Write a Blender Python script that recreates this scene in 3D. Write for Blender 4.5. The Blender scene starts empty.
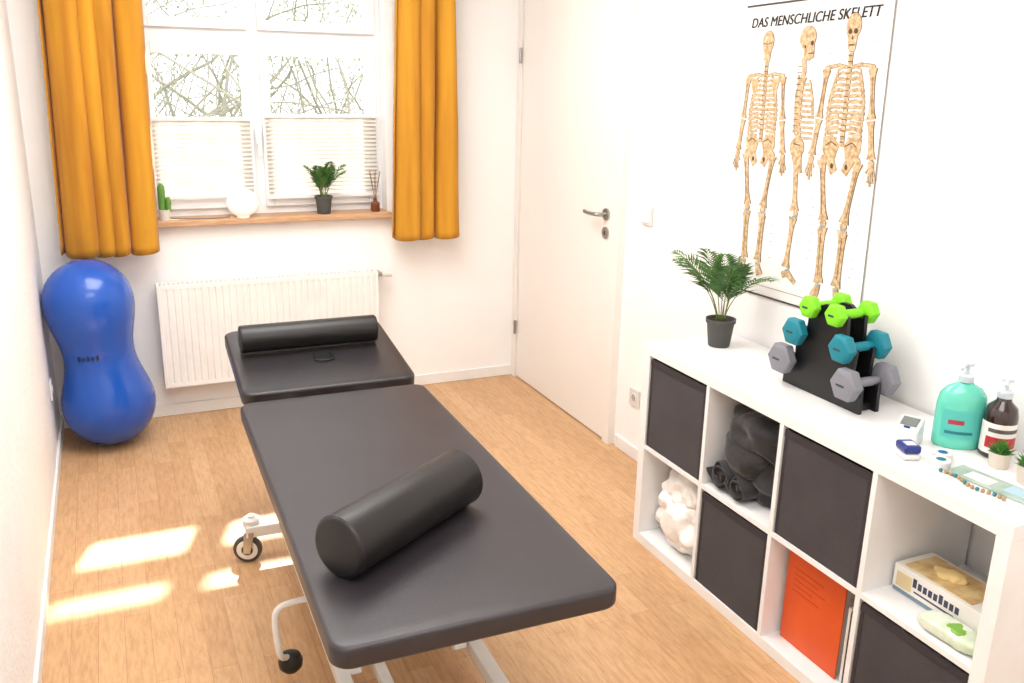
import bpy, random
import numpy as np
from math import *
from mathutils import Vector, Matrix, noise, Euler
S=bpy.context.scene
S.view_settings.view_transform='Standard'
S.view_settings.look='None'
S.view_settings.exposure=0.0
random.seed(7)
W=2.408
# ---------------------------------------------------------------- materials
def lin(c):
    return tuple(((x/255)/12.92 if x/255<=.04045 else (((x/255)+.055)/1.055)**2.4) for x in c)
MATS={}
def mat(name,col,rough=.5,metal=0.,col2=None,nscale=8.,bump=0.,bscale=60.,stretch=(1,1,1),spec=.5,trans=0.,sheen=0.,coat=0.,emit=0.):
    if name in MATS: return MATS[name]
    m=bpy.data.materials.new(name); m.use_nodes=True; nt=m.node_tree; N=nt.nodes; Lk=nt.links
    b=N['Principled BSDF']; c=lin(col)
    b.inputs['Roughness'].default_value=rough; b.inputs['Metallic'].default_value=metal
    b.inputs['Specular IOR Level'].default_value=spec
    b.inputs['Coat Weight'].default_value=coat
    if sheen: b.inputs['Sheen Weight'].default_value=sheen
    if trans: b.inputs['Transmission Weight'].default_value=trans
    if emit:
        b.inputs['Emission Color'].default_value=(*c,1); b.inputs['Emission Strength'].default_value=emit
    tc=N.new('ShaderNodeTexCoord'); mp=N.new('ShaderNodeMapping'); Lk.new(tc.outputs['Object'],mp.inputs[0]); mp.inputs['Scale'].default_value=stretch
    n=N.new('ShaderNodeTexNoise'); n.inputs['Scale'].default_value=nscale; n.inputs['Detail'].default_value=4; Lk.new(mp.outputs[0],n.inputs['Vector'])
    r=N.new('ShaderNodeValToRGB'); c2=lin(col2) if col2 else tuple(x*.95 for x in c)
    r.color_ramp.elements[0].position=.35; r.color_ramp.elements[1].position=.65
    r.color_ramp.elements[0].color=(*c,1); r.color_ramp.elements[1].color=(*c2,1)
    Lk.new(n.outputs['Fac'],r.inputs[0]); Lk.new(r.outputs[0],b.inputs['Base Color'])
    if bump:
        n2=N.new('ShaderNodeTexNoise'); n2.inputs['Scale'].default_value=bscale; n2.inputs['Detail'].default_value=5; Lk.new(mp.outputs[0],n2.inputs['Vector'])
        bp=N.new('ShaderNodeBump'); bp.inputs['Strength'].default_value=bump; bp.inputs['Distance'].default_value=.01
        Lk.new(n2.outputs['Fac'],bp.inputs['Height']); Lk.new(bp.outputs[0],b.inputs['Normal'])
    MATS[name]=m; return m
WALL=mat('wall_paint',(247,245,243),.85,bump=.04,bscale=90,col2=(246,244,242))
WALLT=mat('wall_woodchip',(247,246,245),.9,bump=.30,bscale=55,col2=(245,243,242))
WHITE=mat('white_lacquer',(240,239,238),.35)
SWITCH=mat('switch_plastic',(222,219,215),.4)
WHITEM=mat('white_matt',(240,238,235),.6)
FRAME=mat('window_pvc',(236,237,238),.3)
DOOR=mat('door_lacquer',(240,235,229),.4,col2=(239,234,228))
RAD=mat('radiator_enamel',(242,239,236),.35)
METAL=mat('brushed_steel',(170,170,170),.28,1.)
BLACK=mat('black_plastic',(18,18,19),.45)
PAD=mat('charcoal_vinyl',(50,46,50),.38,bump=.10,bscale=350,col2=(46,42,46))
PADD=mat('charcoal_vinyl_edge',(36,34,36),.5,bump=.12,bscale=350)
PADH=mat('charcoal_vinyl_head',(40,37,40),.34,bump=.10,bscale=350)
ROLL=mat('black_vinyl',(20,18,18),.38,bump=.12,bscale=350)
BIN=mat('bin_fabric',(62,56,58),.95,bump=.25,bscale=300,col2=(56,50,52),sheen=.1)
BLUE=mat('blue_rubber',(12,84,184),.26,coat=.3,col2=(10,78,176),nscale=3)
POT=mat('pot_grey',(74,74,70),.7,bump=.15,bscale=80)
SOIL=mat('soil',(50,36,26),1,bump=.6,bscale=60)
LEAF=mat('palm_leaf',(44,88,38),.5,col2=(84,130,58),nscale=20)
STEM=mat('palm_stem',(110,124,60),.6)
OAKS=mat('sill_wood',(206,166,128),.5,col2=(184,142,106),nscale=12,stretch=(1,10,10))
GLOBE=mat('lamp_glass',(252,248,240),.3,emit=.35)
CACT=mat('cactus',(96,148,64),.7,bump=.4,bscale=120)
CERAM=mat('ceramic_white',(232,228,222),.3)
def floor_mat():
    m=bpy.data.materials.new('oak_vinyl_floor'); m.use_nodes=True; nt=m.node_tree;N=nt.nodes;Lk=nt.links;b=N['Principled BSDF']
    tc=N.new('ShaderNodeTexCoord'); mp=N.new('ShaderNodeMapping'); mp.inputs['Rotation'].default_value=(0,0,radians(90)); Lk.new(tc.outputs['Object'],mp.inputs[0])
    br=N.new('ShaderNodeTexBrick'); br.offset=.37; br.inputs['Scale'].default_value=1; br.inputs['Brick Width'].default_value=.60; br.inputs['Row Height'].default_value=.075
    br.inputs['Mortar Size'].default_value=.0009; br.inputs['Color1'].default_value=(*lin((211,170,126)),1); br.inputs['Color2'].default_value=(*lin((199,156,112)),1); br.inputs['Mortar'].default_value=(*lin((178,136,96)),1)
    Lk.new(mp.outputs[0],br.inputs['Vector'])
    m2=N.new('ShaderNodeMapping'); m2.inputs['Scale'].default_value=(34,5,1); Lk.new(tc.outputs['Object'],m2.inputs[0])
    n=N.new('ShaderNodeTexNoise'); n.inputs['Scale'].default_value=2.2; n.inputs['Detail'].default_value=9; n.inputs['Roughness'].default_value=.75; Lk.new(m2.outputs[0],n.inputs['Vector'])
    r=N.new('ShaderNodeValToRGB'); r.color_ramp.elements[0].position=.36; r.color_ramp.elements[0].color=(.66,.59,.52,1); r.color_ramp.elements[1].position=.58; r.color_ramp.elements[1].color=(1.05,1.05,1.05,1)
    Lk.new(n.outputs['Fac'],r.inputs[0])
    mx=N.new('ShaderNodeMix'); mx.data_type='RGBA'; mx.blend_type='MULTIPLY'; mx.inputs[0].default_value=.6
    Lk.new(br.outputs['Color'],mx.inputs[6]); Lk.new(r.outputs[0],mx.inputs[7]); Lk.new(mx.outputs[2],b.inputs['Base Color'])
    b.inputs['Roughness'].default_value=.40
    bp=N.new('ShaderNodeBump'); bp.inputs['Strength'].default_value=.06; Lk.new(n.outputs['Fac'],bp.inputs['Height']); Lk.new(bp.outputs[0],b.inputs['Normal'])
    return m
FLOOR=floor_mat()
def cloth_mat(name,c1,c2,transl=.3):
    m=bpy.data.materials.new(name); m.use_nodes=True; nt=m.node_tree;N=nt.nodes;Lk=nt.links;b=N['Principled BSDF']
    tc=N.new('ShaderNodeTexCoord'); mp=N.new('ShaderNodeMapping'); mp.inputs['Scale'].default_value=(14,14,1.2); Lk.new(tc.outputs['Object'],mp.inputs[0])
    n=N.new('ShaderNodeTexNoise'); n.inputs['Scale'].default_value=1; Lk.new(mp.outputs[0],n.inputs['Vector'])
    r=N.new('ShaderNodeValToRGB'); r.color_ramp.elements[0].position=.35; r.color_ramp.elements[1].position=.7
    r.color_ramp.elements[0].color=(*lin(c1),1); r.color_ramp.elements[1].color=(*lin(c2),1); Lk.new(n.outputs['Fac'],r.inputs[0])
    Lk.new(r.outputs[0],b.inputs['Base Color']); b.inputs['Roughness'].default_value=.8; b.inputs['Sheen Weight'].default_value=.15
    t=N.new('ShaderNodeBsdfTranslucent'); Lk.new(r.outputs[0],t.inputs[0]); mx=N.new('ShaderNodeMixShader'); mx.inputs[0].default_value=transl
    Lk.new(b.outputs[0],mx.inputs[1]); Lk.new(t.outputs[0],mx.inputs[2]); Lk.new(mx.outputs[0],N['Material Output'].inputs[0]); return m
CURT=cloth_mat('mustard_curtain',(212,152,32),(184,120,18),.07)
BLIND=cloth_mat('pleated_blind_fabric',(222,218,212),(212,208,202),.13)
def glass_mat(name,tint,fac=.06):
    m=bpy.data.materials.new(name); m.use_nodes=True; nt=m.node_tree;N=nt.nodes;Lk=nt.links
    t=N.new('ShaderNodeBsdfTransparent'); t.inputs[0].default_value=(*tint,1); g=N.new('ShaderNodeBsdfGlossy'); g.inputs['Roughness'].default_value=.02
    mx=N.new('ShaderNodeMixShader'); mx.inputs[0].default_value=fac; Lk.new(t.outputs[0],mx.inputs[1]); Lk.new(g.outputs[0],mx.inputs[2]); Lk.new(mx.outputs[0],N['Material Output'].inputs[0]); return m
GLASS=glass_mat('window_glass',(.97,.98,.98))
# ---------------------------------------------------------------- geometry helpers
class G:
    def __init__(s,name,loc=(0,0,0),rotz=0.,rel=False):
        e=bpy.data.objects.new(name,None); S.collection.objects.link(e); e.location=loc; e.rotation_euler=(0,0,rotz); e.empty_display_size=.1
        s.e=e; s.inv=Matrix.Identity(4) if rel else Matrix.Translation(-Vector(loc))
    def add(s,o): o.parent=s.e; o.matrix_parent_inverse=s.inv; return o
def mk(name,vs,fs,m,smooth=False,g=None,bevel=0,segs=2):
    me=bpy.data.meshes.new(name); me.from_pydata([tuple(v) for v in vs],[],fs); me.update()
    me.materials.append(m)
    o=bpy.data.objects.new(name,me); S.collection.objects.link(o)
    if smooth: me.polygons.foreach_set('use_smooth',[True]*len(me.polygons))
    if bevel:
        b=o.modifiers.new('b','BEVEL'); b.width=bevel; b.segments=segs; b.limit_method='ANGLE'; b.angle_limit=radians(40)
        me.polygons.foreach_set('use_smooth',[True]*len(me.polygons))
        w=o.modifiers.new('wn','WEIGHTED_NORMAL'); w.keep_sharp=False
    if g: g.add(o)
    return o
BF=[(0,3,2,1),(4,5,6,7),(0,1,5,4),(1,2,6,5),(2,3,7,6),(3,0,4,7)]
def bv(a,b):
    x0,y0,z0=a;x1,y1,z1=b
    return [(x0,y0,z0),(x1,y0,z0),(x1,y1,z0),(x0,y1,z0),(x0,y0,z1),(x1,y0,z1),(x1,y1,z1),(x0,y1,z1)]
def box(name,a,b,m,g=None,bevel=0,segs=2):
    a2=[min(p,q) for p,q in zip(a,b)]; b2=[max(p,q) for p,q in zip(a,b)]
    return mk(name,bv(a2,b2),BF,m,g=g,bevel=bevel,segs=segs)
def boxes(name,lst,m,g=None,bevel=0):
    vs=[];fs=[]
    for a,b in lst:
        k=len(vs); a2=[min(p,q) for p,q in zip(a,b)]; b2=[max(p,q) for p,q in zip(a,b)]
        vs+=bv(a2,b2); fs+=[tuple(i+k for i in f) for f in BF]
    return mk(name,vs,fs,m,g=g,bevel=bevel)
def lathe(name,prof,loc,m,g=None,seg=32,M=None,sx=1,sy=1,smooth=True):
    vs=[];fs=[];loc=Vector(loc)
    for r,z in prof:
        for i in range(seg):
            a=2*pi*i/seg; v=Vector((r*cos(a)*sx,r*sin(a)*sy,z))
            if M: v=M@v
            vs.append(v+loc)
    n=len(prof)
    for j in range(n-1):
        for i in range(seg):
            k=(i+1)%seg; fs.append((j*seg+i,j*seg+k,(j+1)*seg+k,(j+1)*seg+i))
    if prof[0][0]>1e-6: fs.append(tuple(range(seg))[::-1])
    if prof[-1][0]>1e-6: fs.append(tuple((n-1)*seg+i for i in range(seg)))
    o=mk(name,vs,fs,m,g=g,smooth=smooth)
    if smooth:
        e=o.modifiers.new('es','EDGE_SPLIT'); e.split_angle=radians(38)
    return o
def along(d):
    return Vector((0,0,1)).rotation_difference(Vector(d).normalized()).to_matrix()
def cyl(name,p,q,r,m,g=None,seg=24,rnd=0.,r2=None):
    p=Vector(p);q=Vector(q);L=(q-p).length; r2=r if r2 is None else r2
    if rnd:
        prof=[(0.0001,0)]+[(r-rnd+rnd*sin(t),rnd-rnd*cos(t)) for t in np.linspace(0,pi/2,6)]+[(r2-rnd+rnd*cos(t),L-rnd+rnd*sin(t)) for t in np.linspace(0,pi/2,6)]+[(0.0001,L)]
    else: prof=[(r,0),(r2,L)]
    return lathe(name,prof,p,m,g,seg,along(q-p))
def smoothpts(pts,n=8):
    P=[Vector(p) for p in pts]; P=[P[0]*2-P[1]]+P+[P[-1]*2-P[-2]]; out=[]
    for i in range(1,len(P)-2):
        for k in range(n):
            t=k/n; a,b,c,d=P[i-1:i+3]
            out.append(.5*((2*b)+(c-a)*t+(2*a-5*b+4*c-d)*t*t+(3*b-a-3*c+d)*t**3))
    out.append(P[-2]); return out
def tubegeo(pts,r,seg=8):
    pts=[Vector(p) for p in pts]; vs=[];fs=[]; up=None
    rs=r if isinstance(r,(list,tuple)) else [r]*len(pts)
    for i,p in enumerate(pts):
        d=(pts[min(i+1,len(pts)-1)]-pts[max(i-1,0)]).normalized()
        if up is None: up=d.orthogonal().normalized()
        else:
            up=up-d*up.dot(d); up=up.normalized() if up.length>1e-6 else d.orthogonal().normalized()
        s=d.cross(up)
        for k in range(seg):
            a=2*pi*k/seg; vs.append(p+(up*cos(a)+s*sin(a))*rs[i])
    for i in range(len(pts)-1):
        for k in range(seg):
            j=(k+1)%seg; fs.append((i*seg+k,i*seg+j,(i+1)*seg+j,(i+1)*seg+k))
    fs.append(tuple(range(seg))[::-1]); fs.append(tuple((len(pts)-1)*seg+k for k in range(seg)))
    return vs,fs
def tube(name,pts,r,m,g=None,seg=10,sm=0):
    if sm: pts=smoothpts(pts,sm)
    vs,fs=tubegeo(pts,r,seg); o=mk(name,vs,fs,m,g=g,smooth=True)
    e=o.modifiers.new('es','EDGE_SPLIT'); e.split_angle=radians(50); return o
def rslab(name,cx,cy,w,l,z1,t,rc,m,g=None,bevel=.012,M=None,n=8):
    out=[]
    for sx,sy,a0 in ((1,1,0),(-1,1,90),(-1,-1,180),(1,-1,270)):
        for k in range(n+1):
            a=radians(a0+90*k/n); out.append((cx+sx*(w/2-rc)+rc*cos(a),cy+sy*(l/2-rc)+rc*sin(a)))
    c=len(out); b=bevel
    def ring(ins,z): return [(cx+(x-cx)*(1-2*ins/w),cy+(y-cy)*(1-2*ins/l),z) for x,y in out]
    vs=[]
    for k in range(5):
        a=pi/2*k/4; vs+=ring(b*(1-sin(a)),z1-t+b*(1-cos(a)))
    for k in range(5):
        a=pi/2*k/4; vs+=ring(b*(1-cos(a)),z1-b+b*sin(a))
    R=10
    for ins in (.03,.08):
        vs+=ring(b+ins,z1); R+=1
    fs=[]
    for j in range(R-1):
        for i in range(c):
            k=(i+1)%c; fs.append((j*c+i,j*c+k,(j+1)*c+k,(j+1)*c+i))
    fs.append(tuple(range(c))[::-1]); fs.append(tuple((R-1)*c+i for i in range(c)))
    if M: vs=[M@Vector(v) for v in vs]
    return mk(name,vs,fs,m,g=g,smooth=True)
def blob(name,c,r,m,g=None,amp=.1,freq=6,seed=0,p=2.,zmin=None,nu=48,nv=32,folds=None,lim=None):
    vs=[];fs=[];c=Vector(c)
    def se(x,e): return copysign(abs(x)**e,x)
    e=2./p
    for j in range(nv+1):
        th=pi*j/nv-pi/2
        for i in range(nu):
            ph=2*pi*i/nu
            v=Vector((se(cos(th),e)*se(cos(ph),e)*r[0],se(cos(th),e)*se(sin(ph),e)*r[1],se(sin(th),e)*r[2]))
            q=(v+c)*freq+Vector((seed*7.3,seed*3.1,0))
            k=1+amp*noise.noise(q)+amp*.5*noise.noise(q*2.3)
            if folds: k+=folds[0]*sin((v.z+c.z)*folds[1]+3*noise.noise(q*.5))
            w=v*k+c
            if zmin is not None: w.z=max(w.z,zmin)
            if lim: w.y=min(max(w.y,lim[0]),lim[1]); w.x=min(max(w.x,-.39),-.03); w.z=min(w.z,lim[2])
            vs.append(w)
    for j in range(nv):
        for i in range(nu):
            k=(i+1)%nu; fs.append((j*nu+i,j*nu+k,(j+1)*nu+k,(j+1)*nu+i))
    return mk(name,vs,fs,m,g=g,smooth=True)

# ---------------------------------------------------------------- room shell
YF=-5.3; H=2.62
box('floor',(-W-.2,YF-.2,-.1),(.2,.3,0),FLOOR)
box('ceiling',(-W-.2,YF-.2,H),(.2,.3,H+.1),WALL)
box('wall_left',(-W-.2,YF-.2,0),(-W,.3,H),WALLT)
box('wall_right',(0,YF-.2,0),(.2,.3,H),WALL)
box('wall_front',(-W,YF-.2,0),(0,YF,H),WALL)
wx0,wx1,wz0,wz1=-1.92,-.765,.955,2.22
boxes('wall_back',[((-W,0,0),(wx0,.3,H)),((wx1,0,0),(0,.3,H)),((wx0,0,0),(wx1,.3,wz0)),((wx0,0,wz1),(wx1,.3,H))],WALL)
box('baseboard_back',(-W,-.012,0),(0,0,.06),WHITEM,bevel=.003)
box('baseboard_left',(-W,YF,0),(-W+.012,-.012,.06),WHITEM,bevel=.003)
box('baseboard_right',(-.012,YF,0),(0,-1.16,.06),WHITEM,bevel=.003)
# ---------------------------------------------------------------- window
g=G('window_1',(-1.34,.12,1.6))
yf0,yf1=.10,.17
fr=[((wx0,yf0,wz0),(-1.88,yf1,wz1)),((-.80,yf0,wz0),(wx1,yf1,wz1)),((-1.42,yf0,1.03),(-1.36,yf1,2.15)),
    ((-1.88,yf0+.001,2.15),(-.80,yf1,wz1)),((-1.88,yf0+.001,wz0),(-.80,yf1,1.03)),
    ((-1.88,yf0+.001,1.79),(-1.42,yf1,1.88)),((-1.36,yf0+.001,1.79),(-.80,yf1,1.88))]
for i,q in enumerate(fr): box('frame_%d'%i,q[0],q[1],FRAME,g)
k=0
for x0,x1 in ((-1.887,-1.413),(-1.367,-.793)):
    for z0,z1,b in ((1.02,1.80,.055),(1.86,2.16,.045)):
        yy0,yy1=.078,.15; s=.035 if x0<-1.5 else .045
        for a,c in (((x0,yy0,z0),(x0+s*.9,yy1,z1)),((x1-s,yy0,z0),(x1,yy1,z1)),((x0+s*.9,yy0+.001,z0),(x1-s,yy1,z0+b)),((x0+s*.9,yy0+.001,z1-b),(x1-s,yy1,z1))):
            box('sash_%d'%k,a,c,FRAME,g,bevel=.003); k+=1
boxes('panes',[((-1.87,.118,1.05),(-1.43,.122,1.77)),((-1.35,.118,1.05),(-.81,.122,1.77)),((-1.87,.118,1.89),(-1.43,.122,2.13)),((-1.35,.118,1.89),(-.81,.122,2.13))],GLASS,g)
box('handle_plate',(-1.405,.066,1.33),(-1.375,.08,1.40),WHITE,g,bevel=.003)
cyl('handle_lever',(-1.39,.050,1.39),(-1.39,.050,1.27),.009,WHITE,g,rnd=.004)
cyl('handle_neck',(-1.39,.08,1.385),(-1.39,.048,1.385),.009,WHITE,g)
for k,(x0,x1,z0,z1) in enumerate(((-1.875,-1.43,1.09,1.44),(-1.355,-.80,1.075,1.455))):
    gb=G('pleated_blind',((x0+x1)/2,.06,(z0+z1)/2))
    vs=[];fs=[];n=int((z1-z0)/.020)*2
    for i in range(n+1):
        z=z0+(z1-z0)*i/n; y=.055+(.014 if i%2 else 0)
        vs+=[(x0,y,z),(x1,y,z)]
    for i in range(n): fs.append((2*i,2*i+1,2*i+3,2*i+2))
    mk('fabric',vs,fs,BLIND,g=gb)
    box('top_rail',(x0-.004,.050,z1),(x1+.004,.075,z1+.014),WHITE,gb,bevel=.002)
    box('bottom_rail',(x0-.004,.050,z0-.016),(x1+.004,.075,z0),WHITE,gb,bevel=.002)
    tube('cord_left',[(x0+.03,.07,z0-.06),(x0+.03,.07,z1+.3)],.0012,WHITE,gb,6)
    tube('cord_right',[(x1-.03,.07,z0-.06),(x1-.03,.07,z1+.3)],.0012,WHITE,gb,6)
box('window_sill',(-1.93,-.055,.955),(-.755,.10,.985),OAKS,bevel=.005)
# ---------------------------------------------------------------- curtains
def curtain(name,tx0,tx1,bx0,bx1,zb,zt,widths,amps,seed):
    folds=len(widths); nx=folds*18; nz=44; vs=[];fs=[]
    cum=np.concatenate(([0],np.cumsum(widths))); cum=cum/cum[-1]
    for j in range(nz+1):
        t=j/nz; z=zb+(zt-zb)*t
        for i in range(nx+1):
            u=i/nx
            uu=min(1,max(0,u+.018*sin(5*u+2.5*t+seed)*u*(1-u)*4))
            f=float(np.interp(uu,cum,range(folds+1)))
            a=float(np.interp(f,[q+.5 for q in range(folds)],amps))*(.85+.4*noise.noise((f*.7,seed,t*1.3)))
            s=sin(f*2*pi+.6*sin(2*pi*f)); s=copysign(abs(s)**.7,s)
            x=(tx0+(tx1-tx0)*u)*t+(bx0+(bx1-bx0)*u)*(1-t)+.026*cos(f*2*pi)
            y=-.13+a*s+.014*noise.noise((u*3,t*4,seed))
            vs.append((x,y,z+.008*sin(f*2*pi+1)*(1-t)))
    for j in range(nz):
        for i in range(nx): fs.append((j*(nx+1)+i,j*(nx+1)+i+1,(j+1)*(nx+1)+i+1,(j+1)*(nx+1)+i))
    o=mk(name,vs,fs,CURT,smooth=True); q=o.modifiers.new('s','SOLIDIFY'); q.thickness=.003
    return o
curtain('curtain',-2.295,-1.895,-2.335,-1.925,.855,2.44,[1.9,.9,.8,1.5],[.066,.058,.072,.055],3)
curtain('curtain',-.745,-.475,-.80,-.440,.855,2.44,[1.3,.7,1.2],[.060,.048,.060],5)
g=G('curtain_rod',(-1.35,-.13,2.47))
cyl('rod',(-2.36,-.13,2.455),(-.36,-.13,2.455),.012,METAL,g)
for x in (-2.3,-1.35,-.42): cyl('bracket',(x,0,2.455),(x,-.13,2.455),.008,METAL,g)
# ---------------------------------------------------------------- radiator
g=G('radiator',(-1.39,-.08,.43))
x0,x1,z0,z1=-1.93,-.855,.18,.69
n=33; vs=[];fs=[];pw=(x1-x0-.03)/n
prof=[]
for i in range(n):
    a=x0+.015+i*pw; prof+=[(a,-.118),(a+pw*.60,-.118),(a+pw*.70,-.112),(a+pw*.90,-.112)]
prof+=[(x1-.015,-.118)]
for x,y in prof: vs+=[(x,y,z0+.02),(x,y,z1-.02)]
for i in range(len(prof)-1): fs.append((2*i,2*i+2,2*i+3,2*i+1))
mk('front_panel',vs,fs,RAD,g=g)
boxes('casing',[((x0+.016,-.118,z0),(x1-.016,-.108,z0+.022)),((x0+.016,-.118,z1-.022),(x1-.016,-.108,z1)),((x0,-.12,z0),(x0+.016,-.03,z1)),((x1-.016,-.12,z0),(x1,-.03,z1)),((x0+.016,-.045,z0),(x1-.016,-.031,z1-.002))],RAD,g,bevel=.002)
boxes('top_grille',[((x0+.02+i*.0216,-.106,z1-.008),(x0+.03+i*.0216,-.047,z1-.001)) for i in range(48)]+[((x0+.016,-.078,z1-.012),(x1-.016,-.074,z1-.003))],RAD,g)
boxes('wall_mounts',[((-1.75,-.03,.25),(-1.71,0,.6)),((-1.07,-.03,.25),(-1.03,0,.6))],RAD,g)
cyl('valve_pipe',(x1,-.075,.665),(x1+.035,-.075,.665),.010,METAL,g)
cyl('thermostat_head',(x1+.03,-.075,.665),(x1+.085,-.075,.665),.018,SWITCH,g,rnd=.006)
cyl('supply_pipe',(x1+.03,-.075,.665),(x1+.03,0,.665),.008,METAL,g)
# ---------------------------------------------------------------- door
g=G('door_1',(-.02,-.57,1.0))
box('leaf',(-.028,-1.075,.006),(-.004,-.055,2.08),DOOR,g,bevel=.003)
boxes('frame',[((-.036,-1.135,0),(0,-1.079,2.14)),((-.036,-.051,0),(0,-.002,2.14)),((-.035,-1.079,2.084),(0,-.051,2.14))],DOOR,g)
for z in (1.78,.30): cyl('hinge',(-.042,-.054,z-.04),(-.042,-.054,z+.04),.008,METAL,g)
cyl('rosette',(-.028,-1.01,1.08),(-.038,-1.01,1.08),.027,METAL,g)
tube('lever_handle',[(-.03,-1.01,1.08),(-.075,-1.01,1.08),(-.082,-.995,1.08),(-.082,-.93,1.077),(-.08,-.89,1.08)],.0095,METAL,g,12,4)
cyl('key_rosette',(-.028,-1.01,.995),(-.036,-1.01,.995),.027,METAL,g)
box('keyhole',(-.0375,-1.014,.985),(-.034,-1.006,1.003),BLACK,g)
def socket(name,c,nrm,sw=False):
    c=Vector(c); g=G(name,c)
    def pt(a,b,d): return (c.x+nrm*d,c.y+a,c.z+b)
    box('plate',pt(-.04,-.04,0),pt(.04,.04,.010),SWITCH,g,bevel=.003)
    if sw: box('rocker',pt(-.03,-.03,.009),pt(.03,.03,.015),WHITE,g,bevel=.003)
    else:
        cyl('well_ring',pt(0,0,.009),pt(0,0,.012),.021,WHITE,g)
        cyl('well',pt(0,0,.0115),pt(0,0,.0125),.017,mat('socket_grey',(170,168,166),.5),g)
        boxes('pin_holes',[(pt(-.011,-.002,.012),pt(-.007,.002,.0135)),(pt(.007,-.002,.012),pt(.011,.002,.0135))],BLACK,g)
socket('light_switch',(0,-1.31,1.115),-1,True); socket('wall_socket',(0,-1.30,.29),-1); socket('wall_socket',(-W,-.37,.32),1)
# ---------------------------------------------------------------- shelf unit
K=1.955; T=.038; t=.016; D=.395
kx0,kx1=-D,-.014
g=G('cube_shelf',((kx0+kx1)/2,-K-.735,0))
boxes('outer_frame',[((kx0,-K-1.47,.77-T),(kx1,-K,.77)),((kx0,-K-1.47,0),(kx1,-K,T)),((kx0,-K-T,T),(kx1,-K,.77-T)),((kx0,-K-1.47,T),(kx1,-K-1.47+T,.77-T))],WHITE,g,bevel=.0015)
cw=(1.47-2*T-3*t)/4; ys=[]
y=-K-T
for i in range(4):
    ys.append((y-cw,y)); y-=cw
    if i<3: box('divider_%d'%(i+1),(kx0+.001,y-t,T),(kx1,y,.77-T),WHITE,g); y-=t
box('middle_board',(kx0+.0015,-K-1.47+T,.377),(kx1,-K-T,.393),WHITE,g)
zlo=T; zup=.393
def bin_(c,z):
    a,b=ys[c]; g=G('storage_bin',((kx0+kx1)/2,(a+b)/2,z))
    X0,X1,Y0,Y1,Z1=kx0+.006,kx1-.02,a+.004,b-.004,z+.328
    q=.004; z=z+.0005
    boxes('body',[((X0,Y0,z),(X0+q,Y1,Z1)),((X1-q,Y0,z),(X1,Y1,Z1)),((X0+q,Y0,z),(X1-q,Y0+q,Z1)),((X0+q,Y1-q,z),(X1-q,Y1,Z1)),((X0+q,Y0+q,z),(X1-q,Y1-q,z+q))],BIN,g)
    boxes('hem',[((X0-.002,Y0,Z1-.022),(X0-.0002,Y1,Z1-.001)),((X0-.0015,Y0+.002,z+.002),(X0-.0002,Y0+.012,Z1-.023)),((X0-.0015,Y1-.012,z+.002),(X0-.0002,Y1-.002,Z1-.023))],mat('bin_hem',(54,48,50),.95,bump=.3,bscale=300),g)
bin_(0,zup); bin_(1,zlo); bin_(2,zup); bin_(3,zlo)
BLK=mat('black_cotton',(30,29,31),.8,bump=.4,bscale=45,col2=(42,40,43),sheen=.2)
a,b=ys[1]; yc=(a+b)/2; lm=(a+.006,b-.006,zup+.325)
g=G('folded_blanket',(-.22,yc,zup))
blob('lower_bundle',(-.20,yc-.01,zup+.095),(.155,.16,.092),BLK,g,.26,8,1,3.0,zup+.004,96,64,(.05,70),lm)
blob('upper_drape',(-.215,yc-.02,zup+.220),(.165,.15,.080),BLK,g,.34,7,2,2.6,zup+.004,96,64,(.03,90),lm)
blob('draped_corner',(-.30,yc+.03,zup+.16),(.07,.10,.085),BLK,g,.4,11,8,2.4,zup+.004,80,48,(.05,80),lm)
for k,(yy,zz,sc) in enumerate(((yc+.100,zup+.060,.95),(yc+.012,zup+.050,.78))):
    sp=[]
    for i in range(60):
        th=i*.32; r=.006+.0021*i*.42; sp.append((r*cos(th)*sc,r*sin(th)*sc))
    vv=[];ff=[]
    for i,(aa,cc) in enumerate(sp):
        for xx in (-.380,-.28): vv.append((xx+.008*sin(i*.5),yy+aa*1.0,zz+cc*.85+.004*sin(i*.9)))
    for i in range(len(sp)-1): ff.append((2*i,2*i+1,2*i+3,2*i+2))
    o=mk('rolled_edge_%d'%k,vv,ff,BLK,g=g,smooth=True); q=o.modifiers.new('s','SOLIDIFY'); q.thickness=.005
TOW=mat('white_terry',(246,242,237),.7,bump=.4,bscale=70,col2=(240,236,230))
a,b=ys[0]; yc=(a+b)/2; lm=(a+.006,b-.006,zlo+.325)
g=G('crumpled_towels',(-.2,yc,zlo))
blob('towel_large',(-.24,yc+.0,zlo+.11),(.135,.155,.11),TOW,g,.26,11,4,3,zlo+.004,110,72,(.03,60),lm)
blob('towel_small',(-.235,yc-.005,zlo+.225),(.13,.14,.07),TOW,g,.30,12,6,2.6,zlo+.004,96,64,(.03,70),lm)
a,b=ys[2]
ORG=mat('orange_card',(222,90,30),.45,col2=(214,82,28))
g=G('ring_binder',(-.22,(a+b)/2,zlo))
box('cover_front',(-.335,a+.085,zlo+.001),(-.330,b-.02,zlo+.305),ORG,g,bevel=.001)
box('cover_back',(-.275,a+.085,zlo+.001),(-.270,b-.02,zlo+.305),ORG,g,bevel=.001)
box('spine',(-.3295,b-.024,zlo+.001),(-.2755,b-.020,zlo+.305),ORG,g)
box('pages',(-.329,a+.095,zlo+.006),(-.276,b-.028,zlo+.295),CERAM,g)
boxes('printed_text',[((-.3362,b-.05-w_,zlo+.25-i*.018),(-.3352,b-.05,zlo+.253-i*.018)) for i,w_ in enumerate((.12,.10,.13,.08,.11))],mat('print_dark_red',(196,72,26),.6),g)
g=G('brochure_stack',(-.2,a+.04,zlo))
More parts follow.
